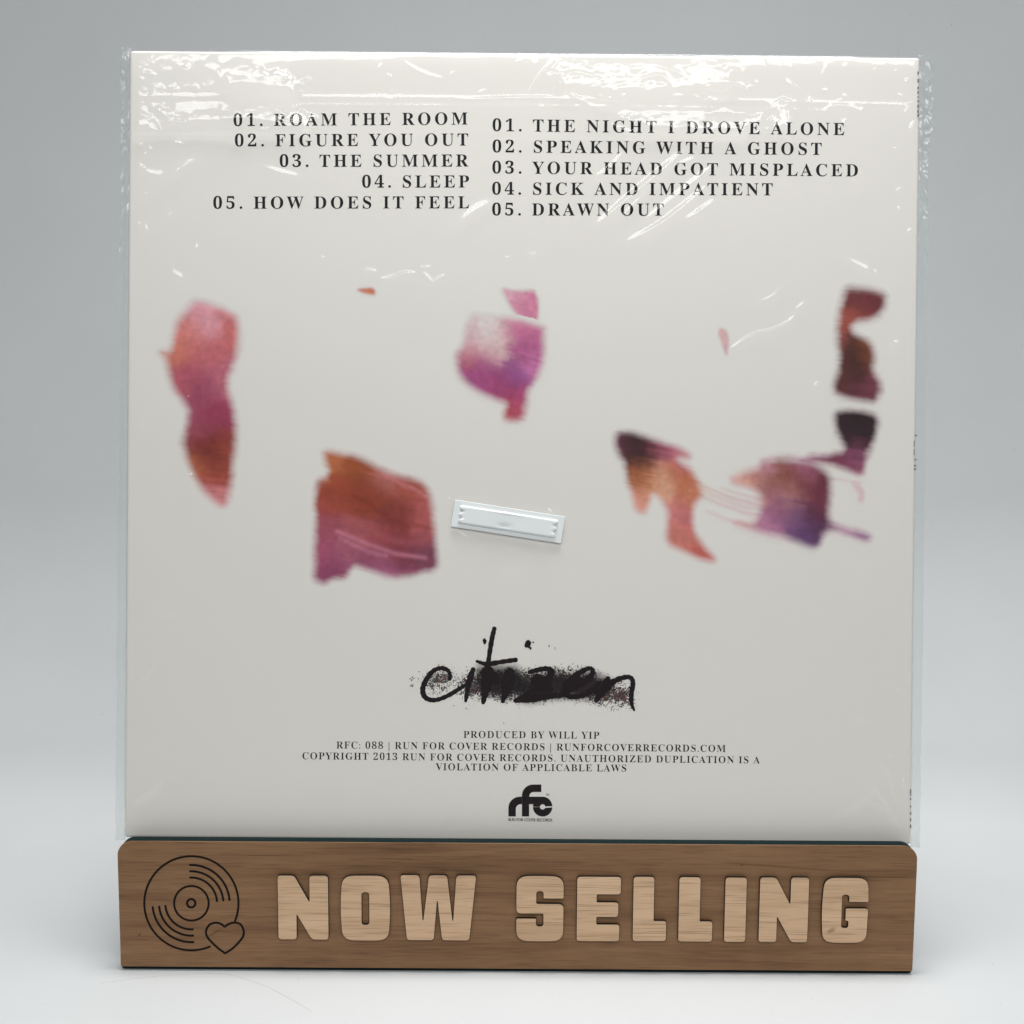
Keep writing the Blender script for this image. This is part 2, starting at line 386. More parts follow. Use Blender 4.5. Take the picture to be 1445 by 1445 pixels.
def circ(cx, cy, r, a0=0, a1=360, n=64):
    return [epx(cx+r*math.cos(R(a)), cy-r*math.sin(R(a))) for a in np.linspace(a0, a1, n, endpoint=(a1-a0) < 360)]
px_m = (xz(500, 1280)[0]-xz(400, 1280)[0])/100
HW = 1.5*px_m
V, F = [], []
ribbon_faces(V, F, circ(470, 450, 240, -22, 293, 110), HW, 0)
ribbon_faces(V, F, circ(470, 450, 88), HW, 0, True)
ribbon_faces(V, F, circ(469, 450, 21, n=32), HW*1.1, 0, True)
for r in (195, 163, 131): ribbon_faces(V, F, circ(470, 450, r, 5, 92, 40), HW*1.05, 0)
for r in (198, 165, 133): ribbon_faces(V, F, circ(470, 450, r, 186, 273, 40), HW*1.05, 0)
heart = catmull([(640,570),(620,555),(593,549),(562,560),(545,590),(550,620),(575,650),(610,682),(642,705)], 6)[:-1] + catmull([(642,705),(680,680),(715,645),(735,615),(735,585),(720,557),(690,549),(660,556),(640,570)], 6)[:-1]
ribbon_faces(V, F, [epx(*p) for p in heart], HW*1.05, 0, True)
m = pydata('engraving', [(x, -E_OFF, y) for x, y, z in V], F)
link('engraved_icon', m, M_ENGRAVE, stand)

# ------------------------------------------------------------------ the record in its cover
rec = empty('record_sleeve', S_ORG, S_ROT.to_euler())
tag(rec, 'square white record cover with magenta and rust smears, sealed in clear shrink wrap', 'record')
CW, CH, CT = 0.1576, 0.3145, 0.0036
bm = bmesh.new(); box_bm(bm, -CW, CW, 0, CH, -CT, 0, 0.0012, 4)
cover = link('cover', bm_mesh(bm, 'cover'), M_CARD, rec, True)
PX = 1/3.53e3                                              # metres per photo pixel on the cover
PRINT_Z = 0.00003

# printed lettering: the serif capitals come from the mathematical bold letters of the built-in font
_gl = {}
def raw_text(s):
    c = bpy.data.curves.new('work', 'FONT'); c.body = s; c.resolution_u = 4
    return evaluate(c)
def serif(ch):
    if 'A' <= ch <= 'Z': return chr(0x1D400+ord(ch)-65)
    if '0' <= ch <= '9': return chr(0x1D7CE+ord(ch)-48)
    return ch
H_MAX = None
def glyph(ch, thin=0.0):
    k = (ch, thin)
    if k in _gl: return _gl[k]
    g = serif(ch) if ch in 'ABCDEFGHIJKLMNOPQRSTUVWXYZ0123456789' else ch
    me = raw_text(g); V = np.array([v.co[:2] for v in me.vertices]); F = [tuple(p.vertices) for p in me.polygons]
    if ch in '.:' and not thin: V = V*1.25
    hm = raw_text(serif('H')); h1 = max(v.co.x for v in hm.vertices)
    gh = raw_text(g+serif('H')); h2 = max(v.co.x for v in gh.vertices)
    adv = h2-h1
    if thin:                                               # a lighter weight: stems lose width, hairlines keep theirs
        cnt = {}
        for p in F:
            for a, b in zip(p, p[1:]+p[:1]): cnt[frozenset((a, b))] = cnt.get(frozenset((a, b)), 0)+1
        nrm = np.zeros_like(V)
        for p in F:
            for a, b in zip(p, p[1:]+p[:1]):
                if cnt[frozenset((a, b))] == 1:
                    e = V[b]-V[a]; L = np.linalg.norm(e)+1e-9; n = np.array((e[1], -e[0]))/L
                    nrm[a] += n; nrm[b] += n
        ln = np.linalg.norm(nrm, axis=1, keepdims=True); nrm = nrm/np.maximum(ln, 1e-6)
        V = V.copy(); V[:, 0] -= nrm[:, 0]*thin
    _gl[k] = (V, F, adv); return _gl[k]
def text_line(VV, FF, s, x0, y0, x1, y1, cap_px, thin=0.0, z=PRINT_Z, hscale=1.0):
    a = np.array(uv(x0, y0)); b = np.array(uv(x1, y1)); L = np.linalg.norm(b-a); d = (b-a)/L; n = np.array((-d[1], d[0]))
    k = cap_px*PX/0.678
    gl = [glyph(c, thin) if c != ' ' else None for c in s]
    adv = [(g[2]*hscale if g else 0.27) for g in gl]
    lo = gl[0][0][:, 0].min()*hscale; last = gl[-1][0][:, 0].max()*hscale
    nat = (sum(adv[:-1])+last-lo)*k
    tr = (L-nat)/(len(s)-1)
    x = -lo*k
    for g, w in zip(gl, adv):
        if g:
            base = len(VV)
            for p in g[0]:
                q = a+d*(x+p[0]*k*hscale)+n*(p[1]*k); VV.append((q[0], q[1], z))
            FF += [tuple(i+base for i in fc) for fc in g[1]]
        x += w*k+tr
def text_block(name, lines, cap, mt, thin=0.0):
    VV, FF = [], []
    for ln in lines: text_line(VV, FF, ln[0], *ln[1:5], cap, thin)
    return link(name, pydata(name, VV, FF), mt, cover)
text_block('track_list', [
 ('01. ROAM THE ROOM', 329.6, 178.0, 659.8, 175.7), ('02. FIGURE YOU OUT', 331.5, 206.7, 660.6, 205.4),
 ('03. THE SUMMER', 394.7, 235.6, 660.9, 235.0), ('04. SLEEP', 511.0, 264.8, 662.0, 264.6), ('05. HOW DOES IT FEEL', 301.0, 294.6, 662.0, 294.0)], 17.0, M_INK)
text_block('track_list', [
 ('01. THE NIGHT I DROVE ALONE', 695.0, 185.0, 1191.4, 190.7), ('02. SPEAKING WITH A GHOST', 695.0, 215.0, 1159.4, 218.7),
 ('03. YOUR HEAD GOT MISPLACED', 694.7, 244.7, 1210.6, 249.0), ('04. SICK AND IMPATIENT', 694.5, 274.6, 1090.3, 275.7), ('05. DRAWN OUT', 694.5, 304.0, 936.5, 304.3)], 17.0, M_INK)
text_block('credit_text', [
 ('PRODUCED BY WILL YIP', 654.0, 1041.2, 845.6, 1042.4),
 ('RFC: 088 | RUN FOR COVER RECORDS | RUNFORCOVERRECORDS.COM', 474.7, 1056.1, 1024.0, 1061.1),
 ('COPYRIGHT 2013 RUN FOR COVER RECORDS. UNAUTHORIZED DUPLICATION IS A', 426.7, 1071.3, 1072.3, 1077.3),
 ('VIOLATION OF APPLICABLE LAWS', 614.7, 1086.8, 883.7, 1088.8)], 9.7, M_INK2, 0.010)

# the small label logo
def lpx(x, y): return uv(690+x/12.04, 1090+y/12.04)
def arc(cx, cy, rx, ry, a0, a1, n=14): return [(cx+rx*math.cos(R(a)), cy-ry*math.sin(R(a))) for a in np.linspace(a0, a1, n)]
polys = [
 # arm of the f and its stem
 [(560,748),(560,412)]+arc(750,395,190,190,175,90)+[(890,205),(890,332)]+arc(760,412,76,80,90,180)+[(682,748)],
 # arch of the r
 [(330,748),(330,610)]+arc(528,602,198,190,180,90)+[(559,412),(559,540),(540,540)]+arc(540,622,84,82,90,180)+[(456,748)],
 # cross bar running into the bowl of the c
 [(683,412),(900,412),(900,422),(800,470),(760,540),(683,540)],
 # bowl: upper and lower half, open towards the right
 arc(912,582,165,170,180,90)+arc(912,582,165,170,88,3)+[(955,577)]+arc(912,585,46,44,10,180),
 arc(912,586,165,163,181,357,24)+[(955,602)]+arc(912,586,46,44,340,181),
]
VV, FF = [], []
for i, pl in enumerate(polys):
    me = shape_mesh([[lpx(*p) for p in pl]]); base = len(VV)
    VV += [(v.co.x, v.co.y, PRINT_Z+i*0.000004) for v in me.vertices]; FF += [tuple(k+base for k in p.vertices) for p in me.polygons]
def sans(VV, FF, s, x0, y0, x1, cap):
    X, fcs, _ = glyph(s, -0.035); a = np.array(lpx(x0, y0)); b = np.array(lpx(x1, y0))
    sx = (b-a)[0]/(X[:, 0].max()-X[:, 0].min()); sy = cap/12.04*PX/0.682; base = len(VV)
    VV += [(a[0]+(p[0]-X[:, 0].min())*sx, a[1]+p[1]*sy, PRINT_Z) for p in X]; FF += [tuple(k+base for k in p) for p in fcs]
sans(VV, FF, 'RUN FOR COVER RECORDS', 330, 828, 1076, 52)
sans(VV, FF, 'TM', 965, 398, 1022, 38)
link('printed_logo', pydata('logo', VV, FF), M_INK2, cover)

# the brush written word
def hpx(x, y): return uv(560+x/4.014, 860+y/4.014)
strokes = [
 ([(300,395),(300,365),(285,343),(250,332),(205,350),(165,400),(147,450),(155,490),(185,511),(230,511),(290,488),(345,455),(382,432)], [8,9,10,10,11,12,12,12,11,10,10,10,9]),
 ([(432,340),(418,380),(402,440),(390,518)], [10,14,12,8]),
 ([(552,110),(540,160),(528,230),(516,320),(512,400),(500,470),(489,527)], [10,11,11,12,26,18,10]),
 ([(455,294),(490,306),(520,309),(600,296),(672,286)], [7,9,12,10,11]),
 ([(640,360),(628,420),(612,480),(600,520)], [26,30,16,9]),
 ([(752,355),(800,342),(850,336),(876,352),(858,392),(800,445),(730,490),(672,516)], [10,11,12,15,16,14,14,10]),
 ([(672,516),(760,508),(860,492),(935,487)], [10,16,13,11]),
 ([(800,405),(830,425),(860,450)], [30,40,24]),
 ([(950,468),(1010,440),(1075,400),(1108,362),(1104,337),(1072,338),(1010,378),(960,430),(948,470),(985,494),(1050,488),(1110,455),(1150,430)], [12,14,14,12,10,11,14,16,14,12,12,16,20]),
 ([(975,440),(1040,410)], [22,20]),
 ([(1195,393),(1165,450),(1130,516)], [13,22,10]),
 ([(1130,450),(1190,440)], [26,24]),
 ([(1135,510),(1180,445),(1240,402),(1300,383),(1330,392),(1337,425),(1328,480),(1330,535),(1344,570)], [9,14,13,11,11,11,11,9,5]),
 ([(515,360),(560,400)], [30,26]),
]
VV, FF = [], []
for i, (P, W) in enumerate(strokes):
    Q = catmull([(p[0], p[1], w) for p, w in zip(P, W)], 7)
    jit = [1+0.10*math.sin(k*1.7+i)+random.uniform(-.06, .06) for k in range(len(Q))]
    ribbon_faces(VV, FF, [hpx(q[0], q[1]) for q in Q], [max(q[2], 3)*1.25/4.014*PX*j for q, j in zip(Q, jit)], PRINT_Z+0.00002+i*0.000004)
def blot(cx, cy, rx, ry, z, n=14, rough=0.25):
    b0 = len(VV)
    for k in range(n):
        a = 2*math.pi*k/n; r = 1+random.uniform(-rough, rough)
        q = hpx(cx+rx*r*math.cos(a), cy+ry*r*math.sin(a)); VV.append((q[0], q[1], z))
    FF.append(tuple(range(b0, b0+n))[::-1])
blot(497,180,10,17,PRINT_Z+.00008); blot(743,197,19,22,PRINT_Z+.00008); blot(757,220,8,8,PRINT_Z+.000085); blot(772,187,5,5,PRINT_Z+.00008,7); blot(863,207,3,7,PRINT_Z+.00008,6); blot(896,217,3,3,PRINT_Z+.00008,6); blot(897,226,3,2,PRINT_Z+.00008,6); blot(606,644,3,4,PRINT_Z+.00008,6)
for (x, y) in ((75,392),(88,385),(98,392),(85,400),(82,432),(92,428),(88,437),(125,352),(330,430),(322,545),(395,560)): blot(x, y, random.uniform(3, 7), random.uniform(2, 5), PRINT_Z+.00008, 7, .5)
word = link('handwritten_word', pydata('word', VV, FF), M_INK2, cover)

# smears and spatter: pigment printed on the card, one patch of fine mesh each, coloured vertex by vertex
LAYER = 0
def patch(name, poly_px, cols, soft, streak=(0.17, 0.12), seed=1, z=PRINT_Z, parent=None, step=0.00034, edge_noise=3.0, power=2.2, speckle=False, strength=1.0, veil=False, strokes=()):
    group = poly_px if isinstance(poly_px, dict) else {0: (poly_px, soft, 1.0)}
    group = [(chaikin(p, 2), sf_, k_) for p, sf_, k_ in group.values()]
    allp = np.concatenate([p for p, _, _ in group])
    mn = allp.min(0)-soft*1.3-3; mx = allp.max(0)+soft*1.3+3
    nx = int((mx[0]-mn[0])*PX/step)+2; ny = int((mx[1]-mn[1])*PX/step)+2
    X, Y = np.meshgrid(np.linspace(mn[0], mx[0], nx), np.linspace(mn[1], mx[1], ny))
    ang = streak[0]; ca, sa = math.cos(ang), math.sin(ang)
    SX = (X*ca+Y*sa); SY = (-X*sa+Y*ca)
    st = fbm(SX/60+5, SY/5.0+5, seed, 4); gr = fbm(X/7, Y/7, seed+20, 3)
    wob = fbm(X/22, Y/22, seed+40, 3)
    fr = fbm(SX/30+9, SY/2.6+3, seed+60, 2)
    if speckle:
        D = sdist(X+wob*6, Y+wob*6, group[0][0])+fr*edge_noise+gr*1.5
        sp = vnoise(X/1.3, Y/1.3, seed+77)*0.5+vnoise(X/0.7, Y/0.7, seed+78)*0.3+vnoise(X/6, Y/6, seed+79)*0.2
        cov = np.clip((D+soft)/(2*soft), 0, 1)
        cov = np.clip((cov*0.72-sp+0.06)*7, 0, 1)*strength
    else:
        free = np.ones_like(X)
        for P, so, st_ in group:
            D = sdist(X+wob*6, Y+wob*6, P)+fr*edge_noise*min(1, so/4)+gr*1.5*min(1, so/4)
            sf = so*2.8 if so > 3.5 else so*1.7
            c_ = np.clip((D+sf*0.72)/(1.5*sf), 0, 1); free *= 1-st_*c_*c_*(3-2*c_)
        cov = 1-free
    cov0 = cov
    num = np.zeros(X.shape+(3,)); den = np.zeros(X.shape)
    for (cx, cy, c) in cols:
        r2 = (X+wob*20+st*14-cx)**2+(Y+wob*20+st*14-cy)**2; w = np.exp(-r2/(2*13.0**2))+2e-3*np.exp(-r2/(2*40.0**2))+1e-9
        num += w[..., None]*pigment(c); den += w
    C = num/den[..., None]
    for (pl, sw, sc_, sk) in strokes:                         # lighter and darker drags of the brush
        dd = np.full(X.shape, 1e9)
        for (ax, ay), (bx, by) in zip(pl[:-1], pl[1:]):
            ex, ey = bx-ax, by-ay; t = np.clip(((X-ax)*ex+(Y-ay)*ey)/(ex*ex+ey*ey), 0, 1)
            dd = np.minimum(dd, (X-ax-t*ex)**2+(Y-ay-t*ey)**2)
        kk = (sk*np.exp(-dd/(sw*sw)))[..., None]; C = C*(1-kk)+pigment(sc_)*kk
    C = C*(1+streak[1]*2.2*st[..., None])*(1+0.35*gr[..., None])
    if speckle:
        tn = vnoise(X/1.6+50, Y/1.6, seed+90)[..., None]
        C = np.where(tn > 0.68, np.array((0.06, 0.085, 0.10)), np.where(tn < 0.28, np.array((0.13, 0.045, 0.035)), C))
    else:
        sat = np.clip(2*(1-C.min(-1, keepdims=True)/C.max(-1, keepdims=True)), 0, 1); C = C*(1-sat*np.array((0.02, 0.04, 0.16))); C = C*0.95+C.mean(-1, keepdims=True)*0.05
        if not veil: C = C*(0.60+0.40*cov[..., None])+np.array((0.55, 0.27, 0.36))*0.40*(1-cov[..., None])   # thin ink at the rim reads pink
    if not speckle and not veil: C = PAPER*(1-cov[..., None])+np.clip(C, 0.004, 0.8)*cov[..., None]; cov = np.ones_like(cov)
    C = np.clip(C, 0.004, 0.8)
    q00 = np.array(uv(mn[0], mn[1])); q10 = np.array(uv(mx[0], mn[1])); q01 = np.array(uv(mn[0], mx[1])); q11 = np.array(uv(mx[0], mx[1]))
    s = np.linspace(0, 1, nx)[None, :, None]; t = np.linspace(0, 1, ny)[:, None, None]
    Q = (q00*(1-s)+q10*s)*(1-t)+(q01*(1-s)+q11*s)*t
    keep = cov0 > 0.025
    global LAYER; LAYER += 1; z = z+LAYER*5e-7
    fk = keep[:-1, :-1] | keep[1:, :-1] | keep[:-1, 1:] | keep[1:, 1:]
    idx = np.arange(nx*ny).reshape(ny, nx)
    fc = np.stack([idx[1:, :-1][fk], idx[1:, 1:][fk], idx[:-1, 1:][fk], idx[:-1, :-1][fk]], 1)
    used, inv = np.unique(fc, return_inverse=True); fc = inv.reshape(fc.shape)
    co = np.concatenate([Q.reshape(-1, 2)[used], np.full((len(used), 1), z)], 1)
    me = bpy.data.meshes.new(name); me.vertices.add(len(co)); me.vertices.foreach_set('co', co.ravel())
    me.loops.add(fc.size); me.polygons.add(len(fc)); me.loops.foreach_set('vertex_index', fc.ravel())
    me.polygons.foreach_set('loop_start', np.arange(0, fc.size, 4)); me.polygons.foreach_set('loop_total', np.full(len(fc), 4)); me.update(calc_edges=True)
    at = me.color_attributes.new('pigment', 'FLOAT_COLOR', 'POINT')
    rgba = np.concatenate([C.reshape(-1, 3)[used], cov.reshape(-1, 1)[used]], 1); at.data.foreach_set('color', rgba.ravel().astype(np.float32))
    return link(name, me, M_SMEAR, parent or cover)
def Z4(l): return [(180+p[0]/2.779, 340+p[1]/2.779)+tuple(p[2:]) for p in l]
def Z5(l): return [(540+p[0]/2.779, 340+p[1]/2.779)+tuple(p[2:]) for p in l]
def Z6(l): return [(840+p[0]/2.949, 370+p[1]/2.949)+tuple(p[2:]) for p in l]
patch('colour_smear', Z4([(285,230),(360,265),(425,290),(440,340),(435,420),(415,500),(388,540),(405,620),(425,700),(428,760),(420,860),(405,960),(390,1040),(360,1040),(300,990),(250,910),(220,830),(215,780),(235,720),(240,670),(210,620),(175,580),(155,500),(150,460),(122,432),(165,430),(180,360),(200,300),(245,255)]),
 Z4([(320,310,(186,130,146)),(270,260,(182,125,140)),(230,350,(178,105,105)),(190,420,(172,98,84)),(400,350,(168,88,92)),(300,440,(162,84,94)),(220,520,(152,70,88)),(370,540,(158,84,104)),(290,570,(132,56,84)),(330,690,(128,42,72)),(258,720,(138,64,88)),(300,750,(122,46,62)),(330,825,(92,26,16)),(290,810,(100,32,22)),(390,840,(126,50,40)),(250,880,(150,80,55)),(350,920,(135,55,42)),(360,1010,(176,108,116))]), 4.5, (0.12, 0.10), 3)
patch('colour_smear', [(456,634),(480,639),(504,644),(530,656),(560,671),(594,678),(606,692),(611,715),(612,736),(617,783),(619,804),(594,811),(569,817),(540,812),(515,804),(497,799),(489,815),(468,818),(457,826),(441,817),(444,804),(443,772),(446,732),(443,711),(448,678),(464,668),(457,649)],
 [(504,657,(128,60,24)),(468,650,(155,88,50)),(520,700,(118,46,24)),(480,690,(128,52,28)),(465,715,(132,54,38)),(545,668,(150,85,80)),(580,690,(138,64,54)),(560,730,(112,42,36)),(603,735,(146,70,72)),(460,745,(130,60,78)),(455,780,(136,62,92)),(500,755,(136,66,74)),(535,762,(128,54,60)),(490,780,(134,72,96)),(560,775,(112,42,52)),(525,790,(120,58,86)),(560,795,(106,44,68)),(605,785,(104,50,72)),(470,802,(116,50,84)),(540,808,(148,84,122))], 4.0, (0.24, 0.10), 9,
 strokes=[([(476,750),(520,768),(560,782),(600,787)], 3.4, (172,106,132), .55), ([(480,760),(520,778),(545,784)], 3.5, (160,98,128), .55), ([(505,742),(560,764),(605,768)], 5, (140,70,80), .4), ([(540,668),(585,690),(600,700)], 3.2, (172,108,116), .45), ([(530,664),(575,690)], 2.2, (165,100,100), .35), ([(490,795),(540,806),(600,806)], 2.5, (140,70,110), .4), ([(500,700),(560,735),(606,745)], 4, (100,30,20), .4)])
patch('colour_smear', [(500,407),(515,406),(531,409),(532,418),(518,416)], [(505,410,(182,120,100)),(525,413,(172,100,72))], 2.2, (0.2, 0.05), 4, edge_noise=1)
patch('colour_smear', Z5([(462,183),(520,197),(575,192),(602,197),(618,318),(560,305),(512,280),(490,230)]), Z5([(590,230,(176,104,138)),(560,280,(178,112,142)),(490,205,(186,140,160))]), 3.2, (0.3, 0.08), 5)
patch('colour_smear', Z5([(350,290),(400,300),(480,300),(560,318),(632,342),(632,345),(632,460),(606,550),(572,582),(562,650),(552,705),(475,705),(470,670),(490,635),(400,605),(310,550),(290,470),(288,432),(318,410),(330,350)]),
 Z5([(410,330,(190,186,180)),(390,360,(188,178,172)),(450,370,(188,178,172)),(440,400,(186,166,164)),(350,340,(184,150,158)),(350,400,(180,140,152)),(420,430,(176,132,148)),(550,360,(170,92,132)),(500,340,(176,112,144)),(550,430,(142,64,114)),(340,460,(150,66,98)),(400,505,(138,56,112)),(520,530,(116,60,122)),(350,540,(142,62,118)),(480,590,(132,44,86)),(545,615,(142,52,98)),(500,680,(152,60,66)),(540,690,(150,60,90)),(590,490,(172,98,148)),(460,560,(136,54,104))]), 4.0, (0.28, 0.12), 15)
patch('colour_smear', Z6([(512,275),(550,283),(553,340),(545,392),(530,350)]), Z6([(530,300,(184,150,154)),(545,360,(180,146,150))]), 2.5, (0.2, 0.05), 6, edge_noise=1)
patch('colour_smear', Z6([(1040,103),(1100,105),(1205,125),(1210,170),(1190,212),(1150,237),(1090,245),(1062,265),(1080,300),(1130,320),(1155,350),(1167,400),(1155,450),(1197,512),(1177,582),(1130,587),(1050,570),(990,545),(1000,480),(1022,410),(1003,330),(1010,230),(1025,150)]),
 Z6([(1060,140,(93,34,40)),(1150,170,(80,22,32)),(1185,150,(98,35,45)),(1035,240,(137,64,52)),(1115,222,(121,51,47)),(1078,330,(38,13,10)),(1095,390,(24,7,13)),(1060,360,(52,20,15)),(1135,345,(116,56,23)),(1150,400,(103,47,22)),(1080,440,(47,20,18)),(1040,430,(79,35,30)),(1100,510,(58,20,30)),(1160,525,(103,45,59)),(1035,520,(80,34,37)),(1018,330,(123,59,57)),(1110,560,(84,37,51))]), 4.0, (0.1, 0.06), 21)
# the joined smears at the lower right: three dense areas and the brush drags between them
def drag(P, w): return Z6([(x, y-w) for x, y in P]+[(x, y+w) for x, y in P][::-1])
patch('colour_smear', {
 'upper': (Z6([(1000,615),(1080,613),(1170,625),(1177,680),(1152,760),(1132,800),(1122,880),(1090,888),(1020,855),(940,838),(880,835),(840,818),(900,800),(1040,793),(1030,760),(1000,710),(990,660)]), 4.0, 1.0),
 'block': (Z6([(690,826),(790,820),(880,824),(940,850),(985,895),(985,960),(970,1060),(1000,1093),(1100,1118),(1157,1145),(1130,1167),(1070,1142),(990,1112),(952,1132),(942,1182),(900,1192),(840,1167),(770,1140),(700,1137),(640,1112),(560,1082),(680,1080),(690,1010),(672,940),(555,922),(600,878),(670,862)]), 4.5, 1.0),
 'left': (Z6([(90,703),(150,705),(250,740),(350,770),(408,812),(380,822),(335,818),(392,850),(432,910),(445,970),(420,990),(410,1030),(407,1100),(432,1160),(512,1242),(450,1247),(370,1202),(290,1172),(300,1090),(288,1000),(240,962),(228,1010),(205,1052),(168,1035),(150,960),(128,910),(120,840),(93,800),(78,760)]), 4.0, 1.0),
 'tail': (Z6([(1055,912),(1112,922),(1128,1003),(1078,992),(1092,960)]), 3.4, 0.45),
 'd1': (drag([(415,915),(520,962),(610,998),(720,1018)], 5), 3.4, 0.55), 'd2': (drag([(430,935),(520,985),(610,1018),(720,1036)], 8), 3.4, 0.35), 'd3': (drag([(420,960),(520,1010),(610,1040),(720,1060)], 6), 3.4, 0.5),
 'd4': (drag([(520,935),(620,975),(720,990)], 7), 3.4, 0.35), 'd5': (drag([(460,1036),(540,1070),(660,1104)], 8), 3.4, 0.35), 'd6': (drag([(560,900),(640,925),(700,940)], 14), 4.0, 0.4), 'd7': (drag([(990,905),(1060,915),(1110,918)], 5), 3.4, 0.3), 'd8': (drag([(850,812),(760,815),(690,828)], 8), 4, 0.6)},
 Z6([(1080,690,(24,4,11)),(1050,650,(28,5,13)),(1115,655,(26,5,12)),(1085,640,(22,4,10)),(1140,700,(36,12,22)),(1025,690,(46,18,32)),(1090,750,(26,8,14)),(1100,795,(112,56,84)),(940,818,(100,46,74)),(1090,845,(116,56,90)),(1010,825,(100,42,66)),(870,822,(150,96,136))])
 + Z6([(720,895,(118,74,56)),(800,880,(112,58,46)),(860,885,(104,48,40)),(920,895,(80,14,26)),(950,930,(70,14,30)),(800,960,(142,94,96)),(720,970,(135,85,95)),(740,1040,(118,70,108)),(830,1060,(108,70,106)),(920,960,(100,40,62)),(920,1050,(64,24,48)),(940,1000,(66,22,40)),(880,1140,(84,52,100)),(930,1110,(70,34,68)),(965,1000,(122,54,80)),(640,900,(180,128,110)),(580,905,(186,150,150)),(660,1000,(178,132,142)),(690,850,(172,120,146)),(900,860,(150,90,120)),(1130,1145,(112,62,112)),(1040,1110,(150,100,140)),(620,1090,(182,146,146)),(700,1110,(160,105,140))])
 + Z6([(165,765,(26,6,13)),(190,790,(32,8,14)),(150,735,(34,12,22)),(160,800,(40,14,16)),(110,750,(96,44,66)),(230,780,(86,32,48)),(300,780,(140,72,92)),(370,800,(170,104,120)),(180,890,(148,86,52)),(160,850,(110,56,30)),(230,900,(168,108,76)),(350,880,(160,86,58)),(275,915,(186,146,124)),(380,950,(158,88,60)),(190,1010,(184,126,112)),(350,1050,(160,86,96)),(310,1050,(178,112,110)),(340,1140,(166,96,86)),(440,1210,(164,78,72)),(300,1160,(172,104,96)),(420,970,(172,112,90))])
 + Z6([(1100,930,(178,128,140)),(1105,985,(176,126,136)),(480,960,(176,128,108)),(560,1000,(170,116,116)),(620,1030,(166,108,122)),(540,1065,(180,140,140))]), 4.5, (0.18, 0.08), 31)
def HZ(l): return [(560+p[0]/4.014, 860+p[1]/4.014)+tuple(p[2:]) for p in l]
patch('ink_spatter', HZ([(330,372),(450,350),(600,330),(760,335),(900,345),(1010,330),(1130,340),(1180,400),(1330,420),(1345,500),(1320,560),(1200,560),(1100,520),(960,500),(800,525),(640,520),(500,510),(380,520),(340,440)]),
 HZ([(500,400,(30,14,18)),(830,430,(26,12,16)),(1000,430,(40,20,28)),(1200,460,(50,26,30))]), 15, (0.1, 0.1), 61, z=PRINT_Z-0.000012, step=0.00013, speckle=True, strength=0.95)
patch('ink_spatter', HZ([(130,380),(240,330),(330,350),(330,420),(300,460),(180,470),(150,440)]), HZ([(230,400,(40,22,24))]), 15, (0.1, 0.1), 71, z=PRINT_Z-0.000012, step=0.00013, speckle=True, strength=0.8)
patch('ink_spatter', HZ([(440,325),(560,335),(700,340),(730,420),(670,490),(560,480),(470,450)]), HZ([(560,390,(16,6,9))]), 6, (0.1, 0.1), 75, z=PRINT_Z-0.000008, step=0.0003, veil=True, edge_noise=4)
patch('ink_spatter', HZ([(690,480),(760,385),(880,360),(1010,385),(1100,370),(1190,395),(1220,455),(1130,495),(980,490),(860,500),(740,518)]), HZ([(860,430,(16,6,9)),(1050,430,(26,10,14))]), 6, (0.1, 0.1), 79, z=PRINT_Z-0.000006, step=0.0003, veil=True, edge_noise=4)
# lettering of the spine that spills on to the face
for marks_ in ([(1292.5,614.5,'b'),(1294,626,'c'),(1294,638,'c'),(1292,648.5,'b'),(1291.5,657,'b'),(1291.5,662,'b')],
               [(1295.5,y,'d') for y in (103,114,124,130.5,137,143,150,157,163)], [(1285,y,'d') for y in (1116.5,1121,1127.5,1138,1148,1157,1166)]):
    VV, FF = [], []
    for x, y, kind in marks_:
        if kind == 'c':
            P = [uv(x+5*math.cos(R(a))*0.7, y-4.0*math.sin(R(a))) for a in np.linspace(110, 250, 12)]; P = [(min(p[0], CW-0.0006), p[1]) for p in P]
            ribbon_faces(VV, FF, P, 0.55*PX, PRINT_Z)
        else:
            w = 1.7 if kind == 'b' else 1.0; h = 1.0 if kind == 'b' else random.uniform(1.0, 2.6)
            b0 = len(VV); VV += [(*uv(x-w, y+h), PRINT_Z), (*uv(x+w, y+h), PRINT_Z), (*uv(x+w, y-h), PRINT_Z), (*uv(x-w, y-h), PRINT_Z)]; FF.append((b0, b0+1, b0+2, b0+3))
    link('spine_text', pydata('spine', VV, FF), M_INK3, cover)

# ------------------------------------------------------------------ the shrink wrap: a fine sheet with the creases as real relief
STEP = 0.0005
fu = np.linspace(-CW-0.0003, CW+0.0003, int(2*CW/STEP)); fv = np.linspace(0.0002, CH+0.0004, int(CH/STEP))
U, VV_ = np.meshgrid(fu, fv)
